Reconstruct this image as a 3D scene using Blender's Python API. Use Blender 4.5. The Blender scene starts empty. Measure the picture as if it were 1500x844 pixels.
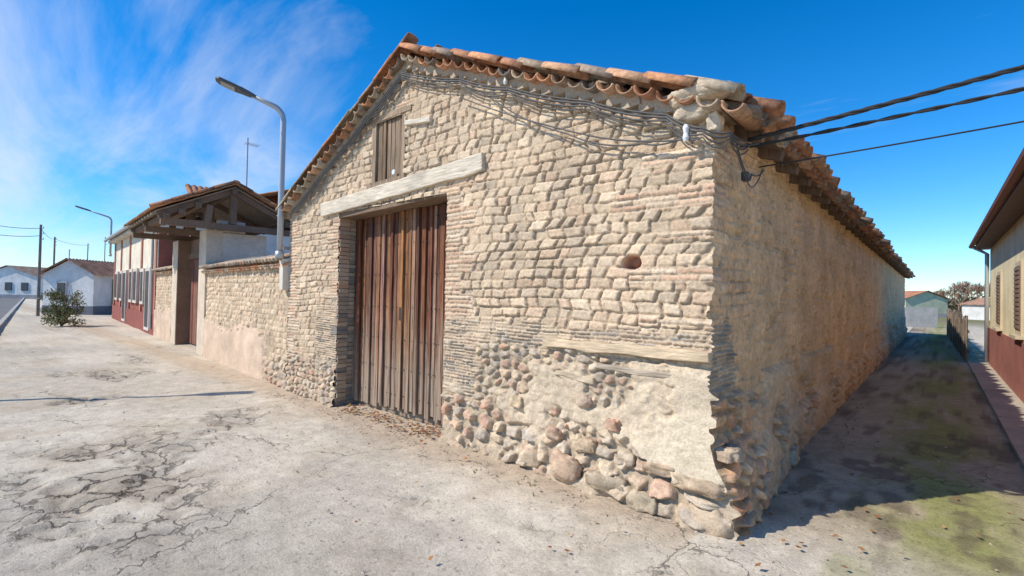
import bpy, math, random
import numpy as np
from mathutils import Vector, Matrix, noise as mnoise
random.seed(7)
S=bpy.context.scene
S.view_settings.view_transform='Standard';S.view_settings.look='None';S.view_settings.exposure=0;S.view_settings.gamma=1
# ------------------------------------------------ noise helpers
def fr(x): return x-np.floor(x)
def h2(ix,iy,s=0.0):
    return fr(np.sin(ix*127.1+iy*311.7+s*74.7)*43758.5453)
def vn(x,y,s=0.0):
    ix=np.floor(x);iy=np.floor(y);fx=x-ix;fy=y-iy
    fx=fx*fx*(3-2*fx);fy=fy*fy*(3-2*fy)
    a=h2(ix,iy,s);b=h2(ix+1,iy,s);c=h2(ix,iy+1,s);d=h2(ix+1,iy+1,s)
    return a+(b-a)*fx+(c-a)*fy+(a-b-c+d)*fx*fy
def fbm(x,y,s=0.0,o=4):
    r=0;a=.5;t=0
    for i in range(o):
        r=r+a*vn(x*2**i+i*17.3,y*2**i+i*9.1,s+i);t+=a;a*=.5
    return r/t
def ss(a,b,x):
    t=np.clip((x-a)/(b-a),0,1);return t*t*(3-2*t)
def mix(a,b,t):
    if a.ndim==3 or b.ndim==3: t=t[...,None]
    return a*(1-t)+b*t
def C3(*c): return np.array(c,dtype=float).reshape(1,1,3)
def blocks(a,z,hc,w,s,shear=0.0,jit=.5):
    zr=z/hc;row=np.floor(zr);rf=zr-row
    sh=(h2(row,row*0+3,s)-.3)*shear
    x=a/w+h2(row,row*0,s)*7+ (rf-.5)*sh
    i=np.floor(x)
    b0=i+(h2(i,row,s+1)-.5)*jit
    i=np.where(x<b0,i-1,i)
    b1=i+1+(h2(i+1,row,s+1)-.5)*jit
    i=np.where(x>b1,i+1,i)
    b0=i+(h2(i,row,s+1)-.5)*jit;b1=i+1+(h2(i+1,row,s+1)-.5)*jit
    dx=np.minimum(x-b0,b1-x)*w
    dz=np.minimum(rf,1-rf)*hc
    return dx,dz,h2(i,row,s+2),h2(i,row,s+3),h2(i,row,s+4),rf,(x-b0)/np.maximum(b1-b0,.01)
def voro(x,y,s):
    ix=np.floor(x);iy=np.floor(y)
    f1=np.full(x.shape,9.);f2=np.full(x.shape,9.);r=np.zeros(x.shape);r2=np.zeros(x.shape)
    for dx in(-1,0,1):
        for dy in(-1,0,1):
            cx=ix+dx;cy=iy+dy
            px=cx+.12+.76*h2(cx,cy,s);py=cy+.12+.76*h2(cx,cy,s+1)
            d=np.sqrt((px-x)**2+(py-y)**2)
            c=d<f1
            f2=np.where(c,f1,np.minimum(f2,d));f1=np.where(c,d,f1)
            r=np.where(c,h2(cx,cy,s+2),r);r2=np.where(c,h2(cx,cy,s+3),r2)
    return f1,f2,r,r2
def pal(r,cols):
    cols=np.array(cols);i=np.clip((r*len(cols)).astype(int),0,len(cols)-1);return cols[i]
# ------------------------------------------------ object helpers
def empty(name):
    o=bpy.data.objects.new(name,None);S.collection.objects.link(o);return o
def mkobj(name,me,mat,parent=None,smooth=False,bevel=0):
    o=bpy.data.objects.new(name,me);S.collection.objects.link(o)
    if mat: me.materials.append(mat)
    if parent: o.parent=parent
    if smooth: me.polygons.foreach_set('use_smooth',[True]*len(me.polygons))
    if bevel:
        m=o.modifiers.new('b','BEVEL');m.width=bevel;m.segments=2;m.limit_method='ANGLE'
    return o
def gridmesh(name,P,C,keep=None,extra=None):
    nz,na=P.shape[:2]
    idx=np.arange(nz*na).reshape(nz,na)
    q=np.stack([idx[:-1,:-1],idx[:-1,1:],idx[1:,1:],idx[1:,:-1]],-1)
    if keep is not None: q=q[keep]
    q=q.reshape(-1,4)
    me=bpy.data.meshes.new(name)
    me.vertices.add(nz*na);me.vertices.foreach_set('co',P.reshape(-1).astype(np.float32))
    n=len(q);me.loops.add(n*4);me.polygons.add(n)
    me.loops.foreach_set('vertex_index',q.reshape(-1).astype(np.int32))
    me.polygons.foreach_set('loop_start',(np.arange(n)*4).astype(np.int32))
    me.polygons.foreach_set('loop_total',np.full(n,4,dtype=np.int32))
    me.polygons.foreach_set('use_smooth',np.ones(n,dtype=bool))
    ca=me.color_attributes.new('Col','FLOAT_COLOR','POINT')
    cc=np.ones((nz*na,4),dtype=np.float32);cc[:,:3]=np.clip(C.reshape(-1,3),0,1)
    ca.data.foreach_set('color',cc.reshape(-1))
    if extra is not None:
        for k,v in extra.items():
            at=me.attributes.new(k,'FLOAT','POINT');at.data.foreach_set('value',v.reshape(-1).astype(np.float32))
    me.update();me.validate()
    return me
class MB:
    def __init__(s): s.v=[];s.f=[];s.c=[]
    def add(s,vs,fs,col):
        n=len(s.v);s.v+= [tuple(v) for v in vs];s.f+=[tuple(i+n for i in f) for f in fs];s.c+=[tuple(col)]*len(vs)
    def box(s,F,x,y,z,col,j=0.0):
        vs=[]
        for zz in z:
            for yy in y:
                for xx in x:
                    vs.append(F(xx+random.uniform(-j,j),yy+random.uniform(-j,j),zz+random.uniform(-j,j)))
        s.add(vs,[(0,1,3,2),(4,6,7,5),(0,4,5,1),(1,5,7,3),(3,7,6,2),(2,6,4,0)],col)
    def beam(s,p,q,w,h,col,j=0.0,seg=1):
        p=Vector(p);q=Vector(q);d=(q-p).normalized();up=Vector((0,0,1))
        if abs(d.z)>.95: up=Vector((0,1,0))
        sx=d.cross(up).normalized();uy=sx.cross(d).normalized()
        vs=[]
        for k in range(seg+1):
            c=p.lerp(q,k/seg)
            for a,b in((-1,-1),(1,-1),(1,1),(-1,1)):
                vs.append(c+sx*(a*w/2+random.uniform(-j,j))+uy*(b*h/2+random.uniform(-j,j)))
        fs=[(0,3,2,1),tuple(seg*4+i for i in(0,1,2,3))]
        for k in range(seg):
            for i in range(4):
                fs.append((k*4+i,k*4+(i+1)%4,k*4+4+(i+1)%4,k*4+4+i))
        s.add(vs,fs,col)
    def tube(s,pts,rad,col,n=8):
        pts=[Vector(p) for p in pts]
        if not hasattr(rad,'__len__'): rad=[rad]*len(pts)
        vs=[];fs=[];prev=None
        for k,p in enumerate(pts):
            d=(pts[min(k+1,len(pts)-1)]-pts[max(k-1,0)]).normalized()
            if prev is None:
                a=d.cross(Vector((0,0,1)))
                if a.length<.1:a=d.cross(Vector((0,1,0)))
            else: a=prev-d*prev.dot(d)
            a.normalize();prev=a;b=d.cross(a)
            for i in range(n):
                t=2*math.pi*i/n;vs.append(p+(a*math.cos(t)+b*math.sin(t))*rad[k])
        for k in range(len(pts)-1):
            for i in range(n): fs.append((k*n+i,k*n+(i+1)%n,(k+1)*n+(i+1)%n,(k+1)*n+i))
        fs.append(tuple(range(n))[::-1]);fs.append(tuple((len(pts)-1)*n+i for i in range(n)))
        s.add(vs,fs,col)
    def tile(s,p,d,up,L,r1,r2,col,th=.013,n=9,arc=math.pi):
        p=Vector(p);d=Vector(d).normalized();sx=d.cross(Vector(up)).normalized();u=sx.cross(d).normalized()
        vs=[];N=n+1
        for (dist,R) in((0,r1),(0,r1-th),(L,r2),(L,r2-th)):
            for i in range(N):
                t=(math.pi-arc)/2+arc*i/n
                vs.append(p+d*dist+sx*(math.cos(t)*R)+u*(math.sin(t)*R*.85))
        fs=[]
        for i in range(n):
            fs.append((i,i+1,2*N+i+1,2*N+i));fs.append((N+i,3*N+i,3*N+i+1,N+i+1))
            fs.append((i,N+i,N+i+1,i+1));fs.append((2*N+i,2*N+i+1,3*N+i+1,3*N+i))
        fs.append((0,2*N,3*N,N));fs.append((n,N+n,3*N+n,2*N+n))
        s.add(vs,fs,col)
    def obj(s,name,mat,parent=None,smooth=False,bevel=0):
        me=bpy.data.meshes.new(name);me.from_pydata([tuple(v) for v in s.v],[],s.f)
        ca=me.color_attributes.new('Col','FLOAT_COLOR','POINT')
        cc=np.ones((len(s.v),4),dtype=np.float32);cc[:,:3]=np.array(s.c)
        ca.data.foreach_set('color',cc.reshape(-1));me.update()
        return mkobj(name,me,mat,parent,smooth,bevel)
# ------------------------------------------------ materials
def mat(name,rough=.9,n_scale=30,n_amt=.25,bump=.3,bscale=80,bdist=.01,stretch=None,big=0.15,spec=.2,metal=0.0):
    m=bpy.data.materials.new(name);m.use_nodes=True;nt=m.node_tree;N=nt.nodes;L=nt.links
    b=N['Principled BSDF'];b.inputs['Roughness'].default_value=rough
    b.inputs['Specular IOR Level'].default_value=spec;b.inputs['Metallic'].default_value=metal
    at=N.new('ShaderNodeAttribute');at.attribute_name='Col'
    tc=N.new('ShaderNodeTexCoord');vec=tc.outputs['Object']
    if stretch:
        mp=N.new('ShaderNodeMapping');mp.inputs['Scale'].default_value=stretch
        L.new(vec,mp.inputs['Vector']);vec=mp.outputs['Vector']
    n1=N.new('ShaderNodeTexNoise');n1.inputs['Scale'].default_value=n_scale;n1.inputs['Detail'].default_value=6;n1.inputs['Roughness'].default_value=.65
    n2=N.new('ShaderNodeTexNoise');n2.inputs['Scale'].default_value=1.7;n2.inputs['Detail'].default_value=4
    L.new(vec,n1.inputs['Vector']);L.new(tc.outputs['Object'],n2.inputs['Vector'])
    r1=N.new('ShaderNodeMapRange');r1.inputs['From Min'].default_value=.3;r1.inputs['From Max'].default_value=.7
    r1.inputs['To Min'].default_value=1-n_amt;r1.inputs['To Max'].default_value=1+n_amt;L.new(n1.outputs['Fac'],r1.inputs['Value'])
    r2=N.new('ShaderNodeMapRange');r2.inputs['From Min'].default_value=.3;r2.inputs['From Max'].default_value=.7
    r2.inputs['To Min'].default_value=1-big;r2.inputs['To Max'].default_value=1+big;L.new(n2.outputs['Fac'],r2.inputs['Value'])
    mu=N.new('ShaderNodeMath');mu.operation='MULTIPLY';L.new(r1.outputs[0],mu.inputs[0]);L.new(r2.outputs[0],mu.inputs[1])
    vm=N.new('ShaderNodeVectorMath');vm.operation='SCALE';L.new(at.outputs['Color'],vm.inputs[0]);L.new(mu.outputs[0],vm.inputs['Scale'])
    L.new(vm.outputs[0],b.inputs['Base Color'])
    if bump:
        n3=N.new('ShaderNodeTexNoise');n3.inputs['Scale'].default_value=bscale;n3.inputs['Detail'].default_value=5;n3.inputs['Roughness'].default_value=.6
        L.new(vec,n3.inputs['Vector'])
        bp=N.new('ShaderNodeBump');bp.inputs['Strength'].default_value=bump;bp.inputs['Distance'].default_value=bdist
        L.new(n3.outputs['Fac'],bp.inputs['Height']);L.new(bp.outputs[0],b.inputs['Normal'])
    return m
M_wall=mat('earth_masonry',.95,50,.20,.7,75,.012,big=.10)
M_side=mat('mud_render',.95,22,.20,.8,40,.014,big=.14)
M_tile=mat('clay_tile',.95,22,.42,.5,70,.007,big=.2,spec=.08)
M_wood=mat('weathered_wood',.85,9,.5,.8,22,.012,stretch=(6,6,.35),big=.2)
M_woodh=mat('weathered_timber',.85,9,.35,.7,22,.012,stretch=(.5,5,6),big=.15)
M_plas=mat('plaster',.9,12,.12,.4,40,.008,big=.14)
M_metal=mat('galvanised_metal',.45,20,.06,0,big=.05,spec=.5,metal=.4)
M_plain=mat('painted',.6,10,.07,.1,40,.004,big=.06)
M_cable=mat('cable_rubber',.5,10,.1,0)
M_leaf=mat('foliage',.7,8,.25,0)
# ------------------------------------------------ camera + frames
F=712.;CX,CY=1.23,-3.574
def W(r,f,z): return Vector((CX+.753*r-.658*f,CY+.658*r+.753*f,z))
def G(px,depth,z): return W((px-750)/F*depth,depth,z)
def FB(u,d,z): return Vector((-u,d,z))
def FV(v,w,z): return Vector((-6.67-.997*v+.0767*w,.0767*v+.997*w,z))
cam=bpy.data.cameras.new('camera');co=bpy.data.objects.new('camera',cam);S.collection.objects.link(co);S.camera=co
cam.sensor_width=36;cam.lens=F/1500*36;cam.clip_start=.05;cam.clip_end=5000
R=Vector((.753,.658,0)).normalized();Fw=Vector((-.658,.753,0)).normalized();U=Vector((0,0,1))
p=math.radians(.9);ro=math.radians(1.15)
f2=Fw*math.cos(p)+U*math.sin(p);u2=U*math.cos(p)-Fw*math.sin(p)
r3=R*math.cos(ro)+u2*math.sin(ro);u3=u2*math.cos(ro)-R*math.sin(ro)
mt=Matrix((r3,u3,-f2)).transposed().to_4x4();mt.translation=(CX,CY,1.6);co.matrix_world=mt
# ------------------------------------------------ light + sky
EL=math.radians(43);SD=Vector((-.57*math.cos(EL),-.822*math.cos(EL),math.sin(EL)))
su=bpy.data.lights.new('sun','SUN');su.energy=5.0;su.angle=math.radians(.5);su.color=(1,.935,.83)
so=bpy.data.objects.new('sun',su);S.collection.objects.link(so);so.rotation_euler=SD.to_track_quat('Z','Y').to_euler()
w=bpy.data.worlds.new('World');S.world=w;w.use_nodes=True;nt=w.node_tree;N=nt.nodes;L=nt.links
bg=N['Background'];bg.inputs['Strength'].default_value=.15
sk=N.new('ShaderNodeTexSky');sk.sky_type='NISHITA';sk.sun_disc=False;sk.sun_elevation=EL
sk.sun_rotation=math.atan2(SD.x,SD.y);sk.air_density=1.0;sk.dust_density=.1;sk.ozone_density=2.6
hs=N.new('ShaderNodeHueSaturation');hs.inputs['Saturation'].default_value=1.27;hs.inputs['Value'].default_value=1.12
tn=N.new('ShaderNodeMix');tn.data_type='RGBA';tn.blend_type='MULTIPLY';tn.inputs['Factor'].default_value=1;tn.inputs[7].default_value=(.76,.93,1.12,1)
L.new(sk.outputs[0],tn.inputs[6]);L.new(tn.outputs[2],hs.inputs['Color'])
tc=N.new('ShaderNodeTexCoord');sp=N.new('ShaderNodeSeparateXYZ');L.new(tc.outputs['Generated'],sp.inputs[0])
def mth(op,a,b=None,clamp=False):
    n=N.new('ShaderNodeMath');n.operation=op;n.use_clamp=clamp
    for i,x in enumerate((a,b)):
        if x is None: continue
        if isinstance(x,(int,float)): n.inputs[i].default_value=x
        else: L.new(x,n.inputs[i])
    return n.outputs[0]
zz=mth('ADD',mth('MAXIMUM',sp.outputs['Z'],0.0),.14)
cb=N.new('ShaderNodeCombineXYZ');L.new(mth('DIVIDE',sp.outputs['X'],zz),cb.inputs[0]);L.new(mth('DIVIDE',sp.outputs['Y'],zz),cb.inputs[1])
mp=N.new('ShaderNodeMapping');mp.inputs['Rotation'].default_value=(0,0,math.radians(-28));mp.inputs['Scale'].default_value=(.48,1.6,1);L.new(cb.outputs[0],mp.inputs['Vector'])
nz=N.new('ShaderNodeTexNoise');nz.inputs['Scale'].default_value=1.0;nz.inputs['Detail'].default_value=10;nz.inputs['Roughness'].default_value=.60;nz.inputs['Distortion'].default_value=.6
L.new(mp.outputs[0],nz.inputs['Vector'])
def maskdir(d,a,b):
    d=Vector(d).normalized();n=N.new('ShaderNodeVectorMath');n.operation='DOT_PRODUCT';L.new(tc.outputs['Generated'],n.inputs[0]);n.inputs[1].default_value=d
    m=N.new('ShaderNodeMapRange');m.interpolation_type='SMOOTHSTEP';m.inputs['From Min'].default_value=a;m.inputs['From Max'].default_value=b;L.new(n.outputs['Value'],m.inputs['Value']);return m.outputs[0]
m1=maskdir((-1.36,.02,.34),.80,.98)
thr=mth('SUBTRACT',.60,mth('MULTIPLY',m1,.21))
cl=mth('MULTIPLY',mth('SUBTRACT',nz.outputs['Fac'],thr),3.2,True)
cl=mth('MULTIPLY',mth('POWER',cl,1.2),.85)
mx=N.new('ShaderNodeMix');mx.data_type='RGBA';L.new(cl,mx.inputs['Factor']);L.new(hs.outputs[0],mx.inputs[6]);mx.inputs[7].default_value=(5.7,6.0,6.5,1)
L.new(mx.outputs[2],bg.inputs['Color'])
# ------------------------------------------------ barn walls
barn=empty('adobe_barn')
PEAK,ZP,ZR,ZL,UL=3.6,4.36,2.93,2.85,6.67
def ztop(u): return np.where(u<PEAK,ZR+(ZP-ZR)*u/PEAK,ZP+(ZL-ZP)*(u-PEAK)/(UL-PEAK))
ADOBE=[(.62,.475,.32),(.60,.445,.30),(.56,.425,.29),(.65,.505,.35),(.60,.43,.29),(.54,.42,.295),(.63,.48,.33)]
BRICK=[(.66,.46,.31),(.64,.49,.34),(.61,.40,.265),(.67,.52,.37)]
SLATE=[(.40,.33,.25),(.53,.42,.30),(.30,.27,.23),(.58,.44,.31),(.45,.34,.24),(.60,.48,.34)]
STONE=[(.53,.35,.24),(.60,.46,.31),(.45,.37,.29),(.57,.33,.22),(.62,.51,.37),(.50,.41,.31),(.62,.42,.27),(.38,.32,.26),(.48,.30,.21)]
def adobe(a,z,s,depth=.028):
    wa=a+.04*(fbm(a*3,z*3,s)-.5)+.020*(vn(a*14,z*14,s+5)-.5)
    wz=z+.09*(fbm(a*.7,z*.7,s+9,3)-.5)+.020*(fbm(a*6,z*6,s+2,2)-.5)
    dx,dz,r1,r2,r3_,rf,xf=blocks(wa,wz,.092,.165,s,.55,.55)
    n=fbm(a*34,z*34,s+4,3)-.5
    gx=.001+.018*ss(.35,.8,r1)*ss(.25,.6,fbm(a*5,z*5,s+7));gz=.000+.007*ss(.4,.7,fbm(a*6,z*4,s+8))
    jz=.40+.45*ss(.35,.65,fbm(a*2.3,z*5,s+13))
    pr=ss(0,.011,dx+n*.016-gx)*(1-jz*(1-ss(0,.010,dz+n*.012-gz)))
    pr=np.minimum(pr,.12+ss(0,.028,dx+dz+n*.025))
    H=pr*(depth*(.60+.65*r2))+(rf-.5)*.008*(r3_-.3)+(xf-.5)*.012*(r1-.5)+.014*(fbm(a*20,z*20,s+6,3)-.5)+.006*(fbm(a*60,z*60,s+16,2)-.5)
    er=ss(.62,.76,fbm(a*2.1+5,z*2.1,s+20,3))
    H=np.where(r3_>.95,H*.4,H)
    H=H*(1-.45*er)+.014*er+.014*(fbm(a*1.5,z*1.5,s+11)-.5)
    C=pal(r1,ADOBE)*(.84+.30*r2)[...,None]
    Cm=C3(.57,.43,.29)*(.8+.4*fbm(a*20,z*20,s))[...,None]
    C=mix(Cm*.72,C,ss(.1,.8,pr));C=mix(C,Cm*1.08,er*.55)
    C=C*(.84+.32*fbm(a*50,z*50,s+3,2))[...,None]*(.88+.24*fbm(a*1.2,z*1.2,s+33,3))[...,None]
    return H,C
def brick(a,z,s,hc=.047,w=.26,cols=BRICK,depth=.014,base=.018):
    wz=z+.020*(fbm(a*3,z*3,s)-.5)
    dx,dz,r1,r2,r3_,rf,xf=blocks(a,wz,hc,w,s,.1,.5)
    n=fbm(a*50,z*50,s+4,2)-.5
    pr=ss(0,.009,dx+n*.012-.003)*ss(0,.008,dz+n*.008-.0035)
    H=base+pr*depth*(.4+1.1*r2)+.010*n
    C=mix(C3(.52,.40,.28),pal(r1,cols)*(.80+.36*r3_)[...,None],pr)
    return H,C
def rubble(a,z,s,sz=.13,depth=.06):
    wa=a+.05*(fbm(a*7,z*7,s)-.5);wz=z+.05*(fbm(a*7,z*7,s+1)-.5)
    f1,fz2,r,rr=voro(wa/sz,wz/(sz*.70),s)
    d=(fz2-f1)
    n=fbm(a*26,z*26,s+5,3)-.5
    k=.04+.34*fbm(a*3,z*3,s+6)*(.3+1.3*rr)
    pr=ss(0,.30,d-k+n*.22)
    flat=np.minimum(np.sqrt(pr+1e-6),.86)/.86
    H=flat*depth*(.40+.65*rr)+.022*n+.012+.022*(fbm(a*9,z*9,s+15,2)-.5)
    C=mix(C3(.59,.47,.33)*(.72+.5*fbm(a*25,z*25,s+8))[...,None],pal(r,STONE)*(.78+.45*rr)[...,None],ss(.03,.3,pr)*(.72+.28*rr))
    dust=ss(.5,.65,fbm(a*12,z*12,s+19,3));C=mix(C,C3(.58,.46,.33),dust*.5)
    C=C*(.80+.40*fbm(a*30,z*30,s+9,3))[...,None]
    C=C*(1-.25*ss(.25,.02,pr))[...,None]
    return H,C
def blendHC(H,C,H2,C2,m): return H*(1-m)+H2*m, mix(C,C2,m)
us=[0.];
while us[-1]<UL: us.append(us[-1]+.0080+.0009*us[-1])
us=np.array(us);us*=UL/us[-1];zs=np.arange(-.12,4.6,.0088)
a,z=np.meshgrid(us,zs)
def facade(a,z,s=11.):
    e=.05*(fbm(a*7,z*7,30)-.5)*2
    H,C=adobe(a,z,s)
    HB,CB=brick(a,z,21.)
    HS,CS=brick(a,z,22.,.032,.20,SLATE,.020,.012)
    mB=np.zeros(a.shape)
    for z0,z1,ue in((1.72,1.84,.62),(2.28,2.44,.85),(2.62,2.74,.55),(1.40,1.44,.5),(2.05,2.10,.35)):
        mB=np.maximum(mB,ss(-.012,.012,ue-a+e*2)*ss(-.01,.01,z-z0+e*.1)*ss(-.01,.01,z1-z+e*.1))
    st=(np.sin(z*2*np.pi/.46)>0)*1.
    mB=np.maximum(mB,ss(-.01,.01,a-(2.62-.22*st)+e)*(a<3)*(z<2.8)*ss(0,.03,z-.1))
    mB=np.maximum(mB,ss(-.01,.01,(5.30+.18*st)-a+e)*(a>5)*(z<2.7)*(z>1.5))
    mB=np.maximum(mB,ss(-.01,.01,a-(6.42-.14*st)+e))
    mB=np.maximum(mB,(np.abs(a-3.99)<.5)*(z>3.84)*(z<3.95)*1.)
    H,C=blendHC(H,C,HB,CB,mB)
    zl=1.34+e*1.2
    mS=ss(-.02,.02,zl-z)*(a<3)
    mS=np.maximum(mS,ss(-.02,.02,1.42+e*3-z)*ss(-.05,.05,5.75+e*4-a)*(a>5))
    H,C=blendHC(H,C,HS,CS,mS*(.55+.45*ss(.38,.55,fbm(a*3,z*3,66))))
    H4,C4=rubble(a,z,41.,.125,.048);H5,C5=rubble(a,z,43.,.19,.072)
    mR=ss(-.03,.03,1.12+e*2.5-.16*ss(.5,0,a)-z)*(1-ss(2.25,2.45,a+e*2)*(a<3.)*ss(.35,.45,z))
    mR=mR*np.where(a>5,ss(0,.1,.62+e*5-z),1)
    H,C=blendHC(H,C,H4,C4,mR)
    mR2=ss(-.05,.05,.48+e*4-z)*(a<3)
    H,C=blendHC(H,C,H5,C5,mR2)
    q=np.maximum(ss(-.03,.03,.70-a+e*3.2)*ss(-.03,.03,z-.32+e*3-.25*ss(.2,.74,a))*ss(-.03,.03,.78-.28*ss(.1,.74,a)+e*2.8-z),
        ss(-.03,.03,.24-a+e*2.8)*ss(-.03,.03,1.08+e*1.5-z)*(z>.6))
    Hp=.078+.018*fbm(a*7,z*7,50)+.010*fbm(a*30,z*30,51)
    H,C=blendHC(H,C,Hp,C3(.68,.56,.40)*(.80+.34*fbm(a*7,z*7,52))[...,None]*(.86+.28*fbm(a*35,z*35,53))[...,None],q)
    q2=ss(.49,.62,fbm(a*2.6,z*3.4,61))*(z<1.1)*(a<3)*.85
    H,C=blendHC(H,C,np.maximum(H*.8,.045+.024*fbm(a*15,z*15,62)),C3(.61,.49,.345)*(.74+.46*fbm(a*22,z*22,63))[...,None],q2)
    rh=np.sqrt(((a-.617)/.085)**2+((z-1.88)/.06)**2)+e*7
    hm=ss(1.15,.8,rh);H=H-hm*.09;C=mix(C,C3(.34,.15,.09),hm*.9)
    H=H+.10*ss(.75,0,z)*ss(2.2,.1,a)+.03*ss(.3,0,z)
    C=mix(C,C3(.48,.37,.26),ss(.16,-.02,z+e)*.7)
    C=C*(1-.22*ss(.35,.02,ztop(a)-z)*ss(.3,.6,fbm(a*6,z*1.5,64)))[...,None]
    return H,C
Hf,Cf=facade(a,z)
def sidew(y,z,s=71.):
    e=.05*(fbm(y*7,z*7,80)-.5)*2
    H0,C0=adobe(y,z,s,.024)
    Hm=.028+.04*(fbm(y*3,z*3,s)-.5)+.030*(fbm(y*12,z*12,s+2)-.5)+.010*(fbm(y*40,z*40,s+22,2)-.5)
    Cm=C3(.74,.50,.285)*(.78+.40*fbm(y*4,z*3,s+3))[...,None]*(.88+.24*fbm(y*25,z*25,s+4,3))[...,None]
    rs=ss(.34,.60,fbm(y*1.5,z*1.8,s+5)+.16*ss(0,2.2,y))
    H,C=blendHC(H0,C0*C3(1.16,1.03,.90),Hm,Cm,rs*.85)
    sc=ss(.60,.68,fbm(y*2.2,z*8,s+8));H=H-sc*.016;C=mix(C,C3(.56,.38,.22),sc*.5)
    pk=ss(.66,.72,fbm(y*14,z*14,s+18,3));H=H-pk*.02;C=mix(C,C3(.42,.27,.15),pk*.5)
    HB,CB=brick(y,z,21.);HS,CS=brick(y,z,22.,.032,.20,SLATE,.024,.016)
    mB=np.zeros(y.shape)
    for z0,z1,ue in((1.72,1.84,.22),(2.28,2.44,.3),(2.62,2.74,.35)):
        mB=np.maximum(mB,ss(-.012,.012,ue-y+e*2)*ss(-.01,.01,z-z0)*ss(-.01,.01,z1-z))
    H,C=blendHC(H,C,HB,CB,mB)
    H,C=blendHC(H,C,HS,CS,ss(-.03,.03,.50+e*5-y)*ss(-.02,.02,1.42+e*2-z))
    H4,C4=rubble(y,z,45.,.16,.07)
    zt=.50+.38*ss(2.2,.4,y)+e*3
    mR=ss(-.04,.04,zt-z)
    H,C=blendHC(H,C,H4+.03,C4*C3(1.1,.93,.78),mR)
    q=ss(.42,.56,fbm(y*1.8,z*2.4,91))*(z<.95)*ss(.3,1.2,y)
    H,C=blendHC(H,C,np.maximum(H*.85,.07+.03*fbm(y*12,z*12,92)),C3(.66,.45,.27)*(.76+.42*fbm(y*18,z*18,93))[...,None],q)
    H=H+.13*ss(.75,0,z)*ss(3.,.1,y)+.05*ss(.5,.35,z)
    C=mix(C,C*.80,ss(.35,0,z))
    C=mix(C,C3(.60,.50,.40),ss(19,22,y)*ss(.3,.7,fbm(y*.6,z*1.2,95))*.4)
    return H,C
YL=28.
ys=[0.]
while ys[-1]<YL: ys.append(ys[-1]+.0085+.0080*ys[-1])
ys=np.array(ys);ys*=YL/ys[-1];zs2=zs[zs<3.02]
b_,zb=np.meshgrid(ys,zs2)
Hs,Cs=sidew(b_,zb)
nzs=len(zs2)
hs0=np.zeros(len(zs));hs0[:nzs]=Hs[:,0];hs0[nzs:]=Hs[-1,0]
P=np.stack([-a+hs0[:,None]*np.exp(-a/.06),-Hf,z],-1)
uc=(us[:-1]+us[1:])/2;zc=(zs[:-1]+zs[1:])/2
ua,za=np.meshgrid(uc,zc)
keep=(za<ztop(ua)+.02)&~((ua>2.84)&(ua<5.14)&(za<2.72))&~((ua>3.66)&(ua<4.32)&(za>3.04)&(za<3.80))
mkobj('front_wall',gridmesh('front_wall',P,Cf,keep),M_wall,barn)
Ps=np.stack([Hs,b_-Hf[:nzs,0][:,None]*np.exp(-b_/.06),zb],-1)
mkobj('side_wall',gridmesh('side_wall',Ps,Cs),M_side,barn)
def boulder(mb,c,r,col,seed,rough=1.):
    n=34;m=22;base=len(mb.v)
    for j in range(m+1):
        th=math.pi*j/m
        for i in range(n):
            ph=2*math.pi*i/n
            d=Vector((math.sin(th)*math.cos(ph),math.sin(th)*math.sin(ph),math.cos(th)))
            q=Vector([math.copysign(abs(t)**.62,t) for t in d])
            o=Vector((seed*3.1,seed*1.7,seed))
            k=1+.24*mnoise.noise(d*1.3+o)+.13*mnoise.noise(d*3.2+o)*rough
            pt=Vector(c)+Vector((q.x*r[0],q.y*r[1],q.z*r[2]))*k*.95
            pt+=d*(.014*mnoise.noise(pt*22+o)+.008*mnoise.noise(pt*55))*rough
            t=.86+.4*mnoise.noise(pt*14+o)+.2*mnoise.noise(pt*45)
            dust=max(0,min(1,.4+1.2*mnoise.noise(pt*7)))
            cc=[max(.02,(col[x]*1.08*(1-dust*.6)+(.60,.48,.34)[x]*dust*.6)*t) for x in range(3)]
            mb.v.append(tuple(pt));mb.c.append(tuple(cc))
    for j in range(m):
        for i in range(n): mb.f.append((base+j*n+i,base+j*n+(i+1)%n,base+(j+1)*n+(i+1)%n,base+(j+1)*n+i))
mb=MB()
for c,r,col in [((.02,-.06,.06),(.20,.14,.11),(.50,.38,.26)),((-.02,-.06,.30),(.20,.13,.065),(.48,.34,.22)),((-.30,-.09,.34),(.14,.08,.045),(.46,.32,.21)),
    ((.15,.25,.10),(.12,.20,.12),(.46,.32,.21)),((.15,.75,.10),(.11,.20,.12),(.44,.30,.20)),((-.42,-.12,.07),(.13,.08,.08),(.52,.42,.29)),
    ((-.75,-.11,.13),(.18,.07,.085),(.40,.32,.22)),((-1.15,-.12,.15),(.14,.07,.11),(.54,.36,.24)),((.12,.05,.52),(.10,.14,.055),(.46,.33,.22)),
    ((-1.55,-.07,.12),(.11,.06,.08),(.48,.36,.25)),((-.95,-.08,.37),(.09,.06,.06),(.55,.40,.26)),((-1.3,-.05,.4),(.1,.055,.06),(.48,.28,.19)),
    ((-1.75,-.04,.6),(.075,.05,.06),(.60,.44,.27)),((.14,1.3,.10),(.1,.18,.11),(.46,.32,.21)),((.14,1.8,.1),(.1,.18,.1),(.46,.32,.21)),((-.72,-.08,.58),(.07,.04,.05),(.56,.33,.22)),((-1.02,-.05,.72),(.09,.04,.05),(.46,.33,.24)),((-.60,-.07,.33),(.09,.06,.05),(.46,.36,.26))]:
    boulder(mb,c,r,col,c[0]*7+c[2]*11)
mb.obj('base_boulders',M_wall,barn,True)
mb=MB()
cb_=(.44,.33,.23)
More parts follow.
